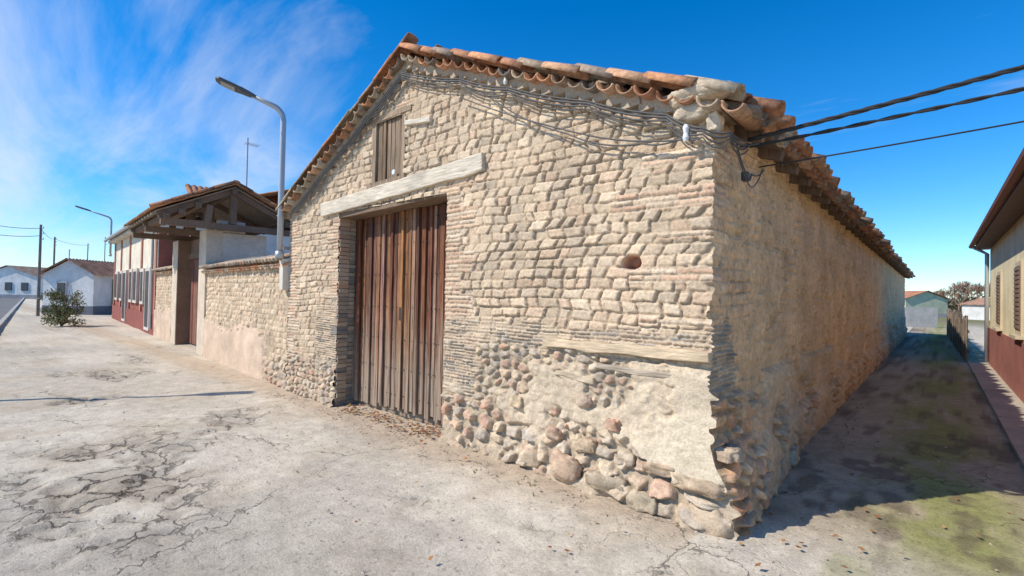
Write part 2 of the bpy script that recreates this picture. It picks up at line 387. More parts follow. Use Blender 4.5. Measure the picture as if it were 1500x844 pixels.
for k in range(46):
    z0=k*.059;cc=random.choice(SLATE if z0<1.5 else BRICK);o=random.uniform(-.018,.014)
    mb.box(FB,(5.13+o,5.30),(-.02+random.uniform(-.01,.015),.14+o),(z0,z0+.053),[x*.78 for x in cc],.005)
    mb.box(FB,(5.13-o,5.30),(.145+o,.45),(z0,z0+.053),[x*.78 for x in random.choice(SLATE)],.005)
mb.box(FB,(5.16,5.5),(.02,.5),(0,2.74),(.34,.26,.19))
for k in range(46):
    z0=k*.059;o=random.uniform(-.012,.012)
    mb.box(FB,(2.6,2.85+o),(-.015,.3),(z0,z0+.053),random.choice(BRICK),.005)
mb.box(FB,(2.6,2.83),(.0,.5),(0,2.74),(.40,.30,.2))
mb.box(FB,(5.3,6.6),(.05,.3),(0,2.7),cb_);mb.box(FB,(6.5,6.65),(.05,28),(0,2.8),cb_);mb.box(FB,(.02,6.6),(27.8,27.97),(0,2.9),cb_)
mb.obj('door_reveals',M_wall,barn)
mb=MB()
mb.beam(FB(5.62,.03,2.80),FB(2.28,.03,2.965),.20,.19,(.64,.55,.42),.010,12)
mb.obj('lintel',M_woodh,barn,False,.012)
mb=MB();mb.beam(FB(5.25,.16,2.70),FB(2.76,.16,2.76),.34,.11,(.22,.15,.10),.008,6)
mb.beam(FB(1.45,-.02,1.185),FB(-.03,-.04,1.19),.10,.085,(.60,.46,.30),.012,9)
mb.beam(FB(1.32,-.03,.93),FB(.92,-.035,.90),.06,.05,(.56,.45,.31),.008,4)
mb.beam(FB(.9,-.02,1.03),FB(.2,-.03,1.02),.08,.05,(.44,.36,.27),.010,4)
mb.beam(FB(3.62,-.035,3.66),FB(3.14,-.035,3.60),.06,.06,(.66,.58,.46),.004,4)
mb.obj('embedded_timbers',M_woodh,barn,False,.008)
# door
door=MB();x=2.86;k=0
while x<5.12:
    wd=random.uniform(.075,.125);t=random.uniform(-.018,.018)
    base=random.choice([(.19,.075,.036),(.24,.098,.045),(.11,.052,.032),(.30,.14,.07),(.17,.10,.065),(.33,.19,.12),(.14,.065,.04)])
    door.box(FB,(x+.007,min(x+wd-.007,5.13)),(.245+t,.29),(.05+random.uniform(0,.07),2.68),base,.004)
    if k%2==0:
        c2=[c*random.uniform(.9,1.3) for c in base];door.beam(FB(x,.232+t,.06+random.uniform(0,.05)),FB(x,.232+t,2.67),.04,.022,c2,.0035,11)
    x+=wd;k+=1
door.box(FB,(2.84,5.14),(.30,.33),(0,2.7),(.012,.009,.007))
dm=M_wood.copy();dm.name='door_wood'
nt=dm.node_tree;Nn=nt.nodes;Ln=nt.links;bs=Nn['Principled BSDF'];src=bs.inputs['Base Color'].links[0].from_socket
tcn=Nn.new('ShaderNodeTexCoord');se=Nn.new('ShaderNodeSeparateXYZ');Ln.new(tcn.outputs['Object'],se.inputs[0])
def strk(sc,zs_,det=7):
    mpn=Nn.new('ShaderNodeMapping');mpn.inputs['Scale'].default_value=(sc,sc,zs_);Ln.new(tcn.outputs['Object'],mpn.inputs[0])
    nn=Nn.new('ShaderNodeTexNoise');nn.inputs['Scale'].default_value=1.8;nn.inputs['Detail'].default_value=det;nn.inputs['Roughness'].default_value=.68;Ln.new(mpn.outputs[0],nn.inputs['Vector']);return nn.outputs['Fac']
m_=Nn.new('ShaderNodeMath');m_.operation='MULTIPLY_ADD';Ln.new(strk(14,.7),m_.inputs[0]);m_.inputs[1].default_value=-5.2;Ln.new(se.outputs['Z'],m_.inputs[2])
mr=Nn.new('ShaderNodeMapRange');mr.inputs['From Min'].default_value=-1.15;mr.inputs['From Max'].default_value=-2.5;mr.inputs['To Min'].default_value=0;mr.inputs['To Max'].default_value=.85;Ln.new(m_.outputs[0],mr.inputs['Value'])
mxn=Nn.new('ShaderNodeMix');mxn.data_type='RGBA';Ln.new(mr.outputs[0],mxn.inputs['Factor']);Ln.new(src,mxn.inputs[6]);mxn.inputs[7].default_value=(.40,.31,.225,1)
dk=Nn.new('ShaderNodeMapRange');dk.inputs['From Min'].default_value=.52;dk.inputs['From Max'].default_value=.66;dk.inputs['To Min'].default_value=1;dk.inputs['To Max'].default_value=.35;Ln.new(strk(22,.5),dk.inputs['Value'])
vmn=Nn.new('ShaderNodeVectorMath');vmn.operation='SCALE';Ln.new(mxn.outputs[2],vmn.inputs[0]);Ln.new(dk.outputs[0],vmn.inputs['Scale']);Ln.new(vmn.outputs[0],bs.inputs['Base Color'])
door.obj('door',dm,barn)
mb=MB()
for zn in(.28,.62,1.0,1.42,1.85,2.25,2.55):
    x=2.9
    while x<5.1:
        if random.random()<.7: mb.beam(FB(x,.222,zn),FB(x,.25,zn),.009,.009,(.10,.07,.055))
        x+=.085
mb.beam(FB(3.99,.215,1.25),FB(3.99,.215,1.42),.04,.02,(.06,.05,.04))
mb.obj('door_nails',M_metal,barn)
# loft hatch
mb=MB()
mb.box(FB,(3.64,3.71),(-.03,.10),(3.03,3.80),(.34,.25,.17),.004);mb.box(FB,(4.27,4.35),(-.03,.10),(3.03,3.80),(.30,.22,.15),.004)
mb.box(FB,(3.52,4.45),(-.04,.12),(3.805,3.88),(.36,.26,.17),.008)
mb.box(FB,(3.60,4.40),(-.06,.12),(2.95,3.025),(.29,.21,.14),.008)
x=3.715
while x<4.26:
    wd=random.uniform(.075,.10);t=random.uniform(-.010,.010)
    mb.box(FB,(x+.005,min(x+wd-.009,4.265)),(.0+t,.03),(3.03,3.80),random.choice([(.22,.145,.09),(.16,.105,.07),(.28,.20,.135)]),.003);x+=wd
mb.box(FB,(3.65,4.34),(.12,.14),(3.0,3.84),(.02,.015,.01))
mb.obj('loft_hatch',M_wood,barn)
mb=MB();mb.tube([FB(3.84,-.05,3.10),FB(3.84,-.035,3.10)],[.03,.035],(.7,.72,.72),12);mb.obj('hatch_insulator',M_plain,barn)
# ---------- roof
TC=[(.46,.23,.125),(.43,.21,.12),(.50,.29,.17),(.36,.23,.15),(.42,.31,.21),(.55,.27,.14),(.29,.215,.16),(.46,.36,.25)]
def tcol(k=1.):
    c=random.choice(TC);j=random.uniform(.75,1.15)*k;return (c[0]*j,c[1]*j,c[2]*j)
tl=MB()
def verge(u0,z0,u1,z1):
    L_=math.hypot(u1-u0,z1-z0);du=(u1-u0)/L_;dz=(z1-z0)/L_
    d=Vector((-du,0,dz))
    nrm=d.cross(Vector((0,1,0)));nrm=nrm if nrm.z>0 else -nrm
    s_=0
    while s_<L_:
        pnt=FB(u0+du*s_,-.17+random.uniform(-.02,.02),z0+dz*s_)+nrm*(.085+random.uniform(-.008,.008))
        tl.tile(pnt,(0,1,0.02),(-nrm.x,0,-nrm.z),.5,.082,.088,tcol(.85),.015)
        s_+=.172+random.uniform(-.010,.010)
    for row,(yy,off) in enumerate(((-.115,.11),(.10,.12),(.31,.12))):
        s_=.0
        while s_<L_-.1:
            dj=Vector((0,random.uniform(-.05,.05),0))
            pnt=FB(u0+du*s_,yy+random.uniform(-.018,.018),z0+dz*s_)+nrm*(off+random.uniform(-.010,.016))
            tl.tile(pnt,d+nrm*random.uniform(.04,.10)+dj,nrm,.42,.105,.085,tcol(1.05 if row==0 else .9),.016)
            s_+=.335+random.uniform(-.03,.03)
verge(-.16,ZR-.065,PEAK,ZP);verge(UL+.10,ZL-.05,PEAK,ZP)
for k in range(70): tl.tile(FB(PEAK,-.12+k*.4,ZP+.155+random.uniform(-.01,.01)),(0,1,.02),(0,0,1),.46,.12,.10,tcol(.9))
yy=.10
SL=(ZP-ZR)/PEAK;dn=Vector((1,0,-SL)).normalized();nr=Vector((SL,0,1)).normalized()
while yy<YL+.1:
    j=random.uniform(-.02,.02);ex=random.uniform(-.04,.04)
    base=Vector((-.55,yy,ZR+.10+.55*SL))
    Lq=.55+.36+ex
    q=base+dn*Lq
    sk_=Vector((0,random.uniform(-.06,.06),0))
    tl.tile(q+nr*(.03+j*.5),-dn,-nr,.5,.085,.09,tcol(.75),.014)
    tl.tile(q+dn*(.03+ex)+nr*(.045+j)+Vector((0,.1,0)),-dn+nr*.04+sk_,nr,.45,.10,.085,tcol(.95),.015)
    if yy<8: tl.tile(q-dn*.36+nr*(.065+j)+Vector((0,.1,0)),-dn+nr*.04,nr,.45,.10,.085,tcol(.95),.015)
    yy+=.205+random.uniform(-.012,.012)
tl.obj('roof_tiles',M_tile,barn,True)
def field(name,x0,z0,x1,z1,y0,y1,per,amp,fr_,parent,cols=TC,nl=14,ny=None):
    ny=ny or int((y1-y0)/per*8);t=np.linspace(0,1,nl*3);yv=np.linspace(y0,y1,ny)
    T,Y=np.meshgrid(t,yv);ph=fr(Y/per);hgt=amp*np.abs(np.sin(ph*np.pi))-fr(T*nl)*.02
    k=np.floor(Y/per);kk=np.floor(T*nl);C=pal(h2(k,kk,3),cols)*(.8+.4*h2(k,kk,5))[...,None]
    X=x0+(x1-x0)*T;Z=z0+(z1-z0)*T+hgt
    Pw=np.zeros(X.shape+(3,))
    for i in range(3):
        o=fr_(0,0,0)[i];ex=fr_(1,0,0)[i]-o;ey=fr_(0,1,0)[i]-o;ez=fr_(0,0,1)[i]-o
        Pw[...,i]=o+X*ex+Y*ey+Z*ez
    mkobj(name,gridmesh(name,Pw,C),M_tile,parent)
field('roof_slope',-.1,ZR+.10,PEAK,ZP+.14,.2,YL+.1,.2,.08,FB,barn)
field('roof_slope_rear',UL+.2,ZL+.05,PEAK,ZP+.14,.2,YL+.1,.2,.08,FB,barn)
mb=MB()
mb.box(lambda x,y,z:FB(x,y,z+ (x*SL)), (-.22,3.6),(-.06,YL),(ZR+.045,ZR+.075),(.16,.11,.075))
mb.beam(FB(6.9,.0,ZL-.03),FB(3.6,0,ZP+.05),.25,.04,(.2,.14,.09))
yy=.5
while yy<YL: mb.beam((-.3,yy,ZR+.10),(.22,yy,ZR-.06),.09,.09,(.2,.14,.1),.006,2);yy+=.62
mb.obj('eave_boards',M_wood,barn)
mb=MB()
for i in range(26):
    u_=i*.14-.02;mb.box(FB,(u_,u_+.15),(-.07,.15),(ZR+u_*SL-.02,ZR+u_*SL+.10),(.50,.39,.28),.012)
for i in range(20):
    u_=PEAK+i*.16;zz_=ZP-(u_-PEAK)*(ZP-ZL)/(UL-PEAK);mb.box(FB,(u_,u_+.17),(-.07,.15),(zz_-.08,zz_+.06),(.40,.31,.22),.012)
mb.obj('verge_mortar',M_wall,barn)
mb=MB();boulder(mb,(-.06,-.09,ZR+.14),(.22,.10,.055),(.62,.51,.38),2.);boulder(mb,(-.10,-.05,ZR+.04),(.16,.08,.07),(.60,.50,.37),4.);boulder(mb,(.03,-.04,ZR-.07),(.05,.045,.08),(.60,.50,.38),5.)
mb.obj('corner_mortar',M_wall,barn,True)
# ------------------------------------------------ cables
cabs=empty('overhead_cables')
mb=MB()
def cable(pts,r,sag=0,n=14):
    out=[]
    for i in range(len(pts)-1):
        A=Vector(pts[i]);B=Vector(pts[i+1])
        for k in range(n):
            t=k/n;q=A.lerp(B,t);q.z-=sag*4*t*(1-t);out.append(q)
    out.append(Vector(pts[-1]));mb.tube(out,r,(.10,.095,.09),6)
def vz(u): return ZR+u*SL if u<PEAK else ZP-(u-PEAK)*(ZP-ZL)/(UL-PEAK)
for o,r_,sg in((0,.010,.03),(.022,.008,.045),(-.02,.008,.02),(.045,.006,.06)):
    cable([FB(u_,-.10,vz(u_)-.09-o) for u_ in(6.5,5.4,4.4,3.65,2.6,1.9,1.0,.3)]+[FB(.02,-.13,ZR-.14-o),(.14,-.05,ZR-.18-o),(.16,.3,ZR-.16-o)],r_,sg,5)
cable([FB(2.2,-.09,3.62),FB(1.2,-.10,3.02),FB(.5,-.10,2.80),FB(.05,-.12,2.82)],.007,.05)
cable([FB(2.6,-.09,3.70),FB(.9,-.10,2.93),FB(.05,-.12,2.75)],.007,.03)
cable([FB(5.1,-.08,3.5),FB(4.5,-.08,3.78),FB(3.7,-.08,4.08)],.006,.03)
def span(a_,b_,r,tw):
    A=Vector(a_);B=Vector(b_);
    for k in range(tw):
        out=[]
        for i in range(161):
            t=i/160;q=A.lerp(B,t);q.z-=.30*4*t*(1-t);an=t*190+k*2*math.pi/tw
            out.append(q+Vector((0,math.cos(an)*r*.95,math.sin(an)*r*.95)) if tw>1 else q)
        mb.tube(out,r,(.04,.038,.036),6)
EP=(11.5,2.2)
span((.16,.3,ZR-.13),(EP[0],EP[1],5.5),.0095,3)
span((.16,.35,ZR-.17),(EP[0],EP[1],4.85),.008,2)
span((.16,.6,ZR-.27),(EP[0],EP[1],4.45),.006,1)
cable([(.14,.1,ZR-.2),(.17,.3,ZR-.42),(.12,.55,ZR-.33),(.15,.8,ZR-.25)],.006,.03)
cable([(.14,.1,ZR-.25),(.16,.35,ZR-.46),(.14,.6,ZR-.40),(.15,.75,ZR-.25)],.005,.02)
mb.obj('cables',M_cable,cabs,True)
mb=MB()
for c in((-.14,-.13,ZR-.13),(-1.95,-.09,3.72),):
    c=Vector(c);mb.tube([c+Vector((0,0,.06)),c+Vector((0,0,.035)),c,c-Vector((0,0,.035)),c-Vector((0,0,.06))],[.015,.024,.016,.024,.015],(.7,.70,.68),12)
mb.obj('cable_insulators',M_plain,cabs)
mb=MB();mb.box(lambda x,y,z:Vector((x,y,z)),(.1,.15),(.34,.41),(ZR-.42,ZR-.35),(.07,.07,.07));mb.beam((.1,.3,ZR-.17),(.24,.3,ZR-.17),.02,.02,(.1,.1,.1))
mb.obj('cable_junction',M_cable,cabs,False,.01)
# ------------------------------------------------ low adobe wall
lw=empty('adobe_garden_wall')
def lowwall(v0,v1,zt,name,pl):
    vs_=np.arange(v0,v1+.001,.016);zz_=np.arange(-.1,zt,.016);A,Z=np.meshgrid(vs_,zz_)
    H,C=adobe(A,Z,131.,.026)
    e=.05*(fbm(A*5,Z*5,140)-.5)*2
    H4,C4=rubble(A,Z,141.,.2,.05);H,C=blendHC(H,C,H4,C4,ss(-.05,.05,.55-.4*ss(0,2,A)+e*2-Z))
    m=ss(-.03,.03,pl+e*6-Z)*ss(.9,1.2,A+e*4)
    H,C=blendHC(H,C,.05+.02*fbm(A*6,Z*6,142),C3(.62,.46,.33)*(.78+.42*fbm(A*3,Z*4,143))[...,None],m)
    Pw=np.stack([-6.67-.997*A-.0767*H,.0767*A-.997*H,Z],-1)
    mkobj(name,gridmesh(name,Pw,C),M_wall,lw)
    mb=MB();mb.box(FV,(v0,v1),(.01,.4),(0,zt-.02),(.45,.33,.22));
    mb.obj(name+'_core',M_wall,lw)
    t=MB();x=v0+.06
    while x<v1:
        t.tile(FV(x,-.13+random.uniform(-.015,.015),zt),(.0767,.997,.35),(0,0,-1),.42,.08,.075,tcol(.95))
        t.tile(FV(x+.085,-.15,zt+.05+random.uniform(-.01,.01)),(.0767,.997,.35),(0,0,1),.42,.085,.07,random.choice([(.46,.38,.29),(.50,.41,.31),(.46,.31,.21),(.38,.32,.25)]))
        x+=.175
    t.obj(name+'_coping',M_tile,lw,True)
lowwall(0,5.32,2.04,'wall_near',.85)
lowwall(9.2,12.1,2.12,'wall_far',.9)
# ------------------------------------------------ gate porch
gp=empty('gate_porch')
mb=MB()
mb.box(FV,(5.3,5.95),(-.06,.3),(0,3.05),(.60,.49,.37),.006);mb.box(FV,(5.3,5.58),(.3,1.3),(0,3.0),(.64,.56,.46),.006)
mb.box(FV,(8.55,9.22),(-.06,.3),(0,3.0),(.60,.49,.37),.006);mb.box(FV,(8.9,9.22),(.3,1.3),(0,3.0),(.52,.45,.37),.006)
mb.box(FV,(5.32,5.56),(.2,.8),(3.0,3.3),(.60,.54,.46),.01)
mb.box(FV,(8.535,8.555),(-.05,.29),(0,3.0),(.24,.15,.10),.003)  # thin dark sheet on the pillar's reveal: its shade painted as colour
mb.obj('pillars',M_plas,gp,False,.015)
mb=MB();x=5.96
while x<8.54: mb.box(FV,(x,min(x+.138,8.53)),(.26+random.uniform(0,.01),.30),(.05,2.45),random.choice([(.20,.085,.06),(.17,.08,.055),(.24,.11,.075)]),.002);x+=.145
mb.box(FV,(5.95,8.55),(.2,.34),(2.46,2.62),(.2,.13,.09));mb.box(FV,(5.95,8.55),(.26,.31),(2.62,3.0),(.24,.15,.11))
mb.obj('gate_door',M_wood,gp)
mb=MB();wd=(.20,.14,.10)
for v_ in(5.12,7.2,9.35):
    mb.beam(FV(v_,-1.0,3.12),FV(v_,1.8,3.12),.13,.15,wd,.008,4);mb.beam(FV(v_,-1.05,3.24),FV(v_,.45,4.0),.10,.12,wd,.006,3);mb.beam(FV(v_,1.85,3.3),FV(v_,.45,4.0),.10,.12,wd,.006,3)
    mb.beam(FV(v_,.45,3.2),FV(v_,.45,3.95),.13,.13,wd,.006,2);mb.beam(FV(v_,-.1,3.18),FV(v_,-.05,3.6),.16,.14,wd)
for w_,z_ in((-.9,3.23),(.45,3.98),(1.7,3.32),(-.3,3.55),(-.62,3.36)): mb.beam(FV(4.95,w_,z_),FV(9.6,w_,z_),.12,.12,[c*.9 for c in wd],.006,5)
for v_ in np.arange(5.3,9.5,.42): mb.beam(FV(v_,-1.15,3.27),FV(v_,.45,4.07),.05,.05,(.42,.36,.28),.004,2)
mb.box(lambda x,y,z:FV(x,y,z+(y+1.1)*.5),(5.0,9.5),(-1.1,.45),(3.30,3.335),(.30,.23,.17))
mb.box(lambda x,y,z:FV(x,y,z-(y-.45)*.48),(5.0,9.5),(.45,1.9),(4.075,4.11),(.30,.23,.17))
mb.obj('timber_frame',M_woodh,gp)
FVs=lambda x,y,z:FV(y,x,z)
field('porch_roof_front',-1.2,3.33,.45,4.15,4.9,9.6,.19,.07,FVs,gp,TC,5)
field('porch_roof_back',2.0,3.42,.45,4.15,4.9,9.6,.19,.07,FVs,gp,TC,5)
t=MB()
for k in range(4):
    t.tile(FV(4.93,-1.2+k*.4,3.37+k*.2),FV(0,1,.5)-FV(0,0,0),(0,0,1),.46,.09,.075,tcol(.75));t.tile(FV(4.93,2.0-k*.4,3.44+k*.19),FV(0,-1,.47)-FV(0,0,0),(0,0,1),.46,.09,.075,tcol(.75))
for k in range(12): t.tile(FV(4.9+k*.4,.45,4.17),FV(1,0,0)-FV(0,0,0),(0,0,1),.46,.1,.085,tcol(.8))
t.obj('porch_edge_tiles',M_tile,gp,True)
# ------------------------------------------------ cream/red house
hs_=empty('rendered_village_house')
mb=MB();CR=(.70,.62,.48);RD=(.30,.10,.07)
V0,V1,WD,HT=12.12,24.6,9.,4.0
mb.box(FV,(V0,V1),(0,WD),(2.25,HT),CR)
mb.box(FV,(V0+.01,V1-.01),(.01,WD-.01),(0,2.25),RD)
mb.box(FV,(V0-.012,V0-.002),(0.02,2.4),(0,3.7),RD);mb.box(FV,(V0-.012,V0-.002),(2.42,WD),(0,3.98),(.72,.70,.66))
mb.box(FV,(V0,V1),(-.06,.0),(0,.7),(.27,.09,.07))
for v_ in(V0+.05,15.3,18.6,21.6,24.2): mb.box(FV,(v_,v_+.28),(-.045,.008),(.7,HT-.1),(.42,.19,.14))
mb.box(FV,(V0-.1,V1),(-.3,0),(HT-.12,HT),(.62,.58,.5))
mb.obj('walls',M_plas,hs_)
wins=((13.0,1.0,.1,2.35),(14.4,.8,1.0,2.35),(16.1,1.0,1.0,2.4),(17.4,.9,1.0,2.4),(19.3,1.1,.1,2.4),(20.7,.8,1.0,2.4),(22.4,1.0,1.0,2.4))
mb=MB()
for v_,w_,z0,z1 in wins: mb.box(FV,(v_,v_+w_),(-.09,.0),(z0,z1),(.58,.52,.44))
mb.obj('window_surrounds',M_plas,hs_)
mb=MB()
for v_,w_,z0,z1 in wins:
    mb.box(FV,(v_+.13,v_+w_-.13),(-.1,-.08),(z0+.12,z1-.13),(.10,.085,.08))
    for q in(.33,.5,.67): mb.box(FV,(v_+w_*q-.012,v_+w_*q+.012),(-.115,-.1),(z0+.12,z1-.13),(.3,.28,.26))
mb.obj('windows',M_plain,hs_)
field('roof_front',-.45,HT+.04,4.5,5.75,V0-.3,V1,.2,.06,FVs,hs_,TC,12,500)
field('roof_back',9.4,HT+.04,4.5,5.75,V0-.3,V1,.2,.06,FVs,hs_,TC,12,300)
field('roof_end',V0-.35,HT+.10,V0+1.6,5.55,1.0,8.2,.2,.06,FV,hs_,[(.46,.20,.11),(.40,.19,.12),(.50,.26,.15)],7,300)
mb=MB();mb.tube([FV(V0-.4,-.42,HT+.02),FV(V1,-.42,HT+.02)],.07,(.42,.42,.42),8);mb.tube([FV(V0+.35,-.1,.2),FV(V0+.35,-.1,HT-.2),FV(V0+.3,-.4,HT)],.045,(.45,.43,.4),8)
mb.obj('gutter',M_metal,hs_)
mb=MB();P0=G(357,20,4.6);mb.tube([P0,P0+Vector((0,0,3.3))],.025,(.35,.35,.36),6)
r_=Vector((.753,.658,0))
mb.tube([P0+Vector((0,0,3.1))-r_*.1,P0+Vector((0,0,2.95))+r_*.45],.012,(.35,.35,.36),5)
for k in range(7):
    c=P0+Vector((0,0,3.08-.02*k))+r_*(k*.08-.05);mb.tube([c-Vector((-.1,.12,.1)),c+Vector((-.1,.12,.1))],.008,(.35,.35,.36),4)
mb.obj('tv_antenna',M_metal,None)
# ------------------------------------------------ street lamps
def lamp(name,base,zb,h,arm,d,head=.58,rise=.30):
    e=empty(name);b=Vector(base);d=Vector(d).normalized();m=MB();g=(.42,.45,.48)
    pts=[b+Vector((0,0,zb)),b+Vector((0,0,zb+1)),b+Vector((0,0,h-.30))]
    for k in range(1,9):
        t=k/8*math.radians(72);pts.append(b+Vector((0,0,h-.30))+Vector((0,0,.22*math.sin(t)))+d*(.22*(1-math.cos(t))))
    last=pts[-1];pts.append(last+d*(arm-.2)+Vector((0,0,(arm-.2)*rise)))
    m.tube(pts,[.045]*3+[.042]*8+[.03],g,12)
    m.tube([b+Vector((0,0,zb)),b+Vector((0,0,zb+.12))],[.07,.065],g,12)
    m.obj('pole',M_metal,e,True)
    m=MB();q=pts[-1];dd=(d+Vector((0,0,rise))).normalized();s_=dd.cross(Vector((0,0,1))).normalized();n_=s_.cross(dd)
    prof=[(-.05,.035,.03),(.05,.06,.04),(.16,.075,.045),(.2,.115,.035),(.3,.125,.035),(head-.05,.12,.03),(head,.07,.02)]
    vs=[];
    for t,wv,hh in prof:
        for a_,b2 in((-1,-.6),(1,-.6),(1,.4),(.6,1),(-.6,1),(-1,.4)): vs.append(q+dd*t+s_*a_*wv+n_*b2*hh)
    fs=[(0,1,2,3,4,5),tuple((len(prof)-1)*6+i for i in(5,4,3,2,1,0))]
    for k in range(len(prof)-1):
        for i in range(6): fs.append((k*6+i,k*6+(i+1)%6,k*6+6+(i+1)%6,k*6+6+i))
    m.add(vs,fs,(.10,.105,.11));m.obj('luminaire',M_plain,e)
    m=MB();m.box(lambda x,y,z:q+dd*x+s_*y+n_*z,(.24,head-.08),(-.09,.09),(-.035,-.022),(.35,.35,.33));m.obj('led_panel',M_plain,e)
    return e
nd=FV(0,-1,0)-FV(0,0,0)
l1=lamp('street_lamp',FV(.06,-.16,0),2.12,4.66,.50,nd+(FV(.30,0,0)-FV(0,0,0)),.52,.32)
mb=MB();mb.box(FV,(.0,.16),(-.12,-.02),(1.62,2.12),(.6,.55,.46),.01);mb.beam(FV(.08,-.1,2.3),FV(.08,.1,2.3),.05,.05,(.4,.4,.4));mb.obj('mounting_block',M_plas,l1)
l2=lamp('street_lamp',(-10.55,-5.95,0),0,4.85,.55,(.57,.822,0),.75)
l3=lamp('street_lamp',FV(24.,-.25,0),3.2,5.3,.9,nd)
# ------------------------------------------------ right-hand house
rh=empty('cream_side_house');FR=lambda x,y,z:Vector((2.3+x,y,z))
mb=MB();mb.box(FR,(0,7),(1.8,14.5),(1.0,3.15),(.74,.64,.40));mb.box(FR,(-.02,7.02),(1.78,14.52),(0,1.0),(.32,.13,.10))
mb.obj('walls',M_plas,rh)
mb=MB()
for y0 in(7.9,11.3,3.2):
    mb.box(FR,(-.03,.02),(y0,y0+.8),(1.1,2.35),(.54,.44,.30));mb.box(FR,(-.045,-.02),(y0+.08,y0+.72),(1.2,2.27),(.16,.10,.07))
    for k in range(14): mb.box(FR,(-.055,-.04),(y0+.1,y0+.70),(1.22+k*.075,1.22+k*.075+.05),(.22,.15,.11))
    mb.box(FR,(-.10,.0),(y0-.06,y0+.86),(1.05,1.1),(.5,.42,.30))
mb.obj('windows',M_plain,rh)
field('roof',-.33,3.22,4.,4.9,1.6,14.8,.2,.07,FR,rh,TC,10)
mb=MB();mb.box(FR,(-.3,0),(1.6,14.75),(3.1,3.17),(.16,.09,.06));mb.tube([FR(-.36,1.6,3.2),FR(-.36,14.8,3.2)],.055,(.28,.12,.08),8)
mb.box(FR,(6.9,7),(1.8,14.5),(0,3.1),(.6,.5,.35));mb.obj('eave',M_plain,rh)
mb=MB();mb.tube([FR(-.34,14.35,3.15),FR(-.07,14.35,2.95),FR(-.07,14.35,.1)],.045,(.55,.56,.57),8);mb.obj('downpipe',M_metal,rh,True)
mb=MB()
for k in range(9):
    y=1.8+k*1.42;mb.box(FR,(-.42,-.0),(y,y+1.40),(-.05,.05),(.42,.37,.29),.004)
mb.obj('side_pavement',M_plas,None)
mb=MB();y=14.8
while y<31:
    o_=-.45-.012*(y-14.8)
    mb.box(FR,(o_+random.uniform(-.03,.03),o_+.03),(y,y+random.uniform(.05,.10)),(0,1.2+random.uniform(-.25,.2)),random.choice([(.22,.165,.12),(.28,.21,.155),(.15,.12,.095)]),.014);y+=.115
for z_ in(.3,.85): mb.beam(FR(-.40,14.8,z_),FR(-.60,31,z_),.04,.07,(.18,.14,.11))
mb.obj('wooden_fence',M_wood,None)
# ------------------------------------------------ ground
def axis(lo,f0,f1,hi,st,g=1.12):
    c=list(np.arange(f0,f1,st));s_=st;x=f1
    out=[]
    while x<hi: out.append(x);s_*=g;x+=s_
    out.append(hi);s_=st;x=f0;o2=[]
    while x>lo: s_*=g;x-=s_;o2.append(max(x,lo))
    return np.array(sorted(set(o2+c+out)))
gx=axis(-700,-9,3.0,700,.030);gy=axis(-700,-3.6,2.6,900,.030)
X,Y=np.meshgrid(gx,gy)
near=ss(60,20,np.hypot(X,Y))
Z=(.06*(fbm(X*.6,Y*.6,201,3)-.5)+.018*(fbm(X*3,Y*3,202,3)-.5))*near
wX=X+.7*(fbm(X*1.4,Y*1.4,205)-.5);wY=Y+.7*(fbm(X*1.4,Y*1.4,206)-.5)
brk=ss(1.3,.5,np.hypot((wX+3.9)/1.7,(wY+2.75)/.75))*ss(.42,.56,fbm(X*2.2,Y*2.2,207)+.08)
brk=np.maximum(brk,.8*ss(.66,.74,fbm(X*.9+4,Y*.9,208))*ss(0,-1.5,Y))
brk=np.maximum(brk,ss(1.,.4,np.hypot((wX+10.2)/1.1,(wY+1.7)/.35)))
brk=np.maximum(brk,ss(1.,.4,np.hypot((wX+12.5)/1.5,(wY+.9)/.3))*.8)
Z-=brk*.035*ss(.4,.6,fbm(X*6,Y*6,209))
C=C3(.555,.48,.37)*np.ones(X.shape+(1,))
C=mix(C,C3(.64,.56,.44),ss(.4,.65,fbm(X*.7,Y*.7,210)))
C=mix(C,C3(.49,.40,.28),ss(.52,.72,fbm(X*1.4+9,Y*1.4,211))*.5)
C=mix(C,C3(.45,.40,.33),ss(.5,.62,fbm(X*.45+3,Y*.45+7,218))*.5*ss(1.5,-1,Y))
C=mix(C,C3(.32,.27,.21),brk*.5)
dw=np.where(X<0,np.abs(Y+.15),9);C=mix(C,C3(.50,.38,.26),ss(.6,.05,dw)*.7*(X<.3))
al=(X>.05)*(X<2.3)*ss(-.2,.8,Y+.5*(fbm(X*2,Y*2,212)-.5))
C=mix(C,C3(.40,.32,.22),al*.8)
moss=ss(.85,.2,np.abs(X-1.30-.25*(fbm(Y*.5,Y*0,213)-.5)*2)/.75)*al*ss(.34,.56,fbm(X*3,Y*1.6,214)+.05)
moss=np.maximum(moss,ss(-1.1,-.1,Y)*ss(.50,.64,fbm(X*3.5,Y*3.5,215))*(X>.7)*(X<2.4)*.5)
C=mix(C,C3(.27,.28,.08),moss*.78)
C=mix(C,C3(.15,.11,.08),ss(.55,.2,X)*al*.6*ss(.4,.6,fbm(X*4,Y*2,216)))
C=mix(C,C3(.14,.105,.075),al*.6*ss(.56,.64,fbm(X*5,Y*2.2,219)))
C=C*(.88+.24*fbm(X*9,Y*9,220,3))[...,None]
far=ss(35,60,np.hypot(X,Y))*(Y>33);C=mix(C,C3(.22,.20,.10),far)
Z=Z+moss*.014*fbm(X*20,Y*20,217)
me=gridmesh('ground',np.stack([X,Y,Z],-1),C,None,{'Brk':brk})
gm=bpy.data.materials.new('cracked_concrete');gm.use_nodes=True;nt=gm.node_tree;N=nt.nodes;L=nt.links;b=N['Principled BSDF'];b.inputs['Roughness'].default_value=.95;b.inputs['Specular IOR Level'].default_value=.1
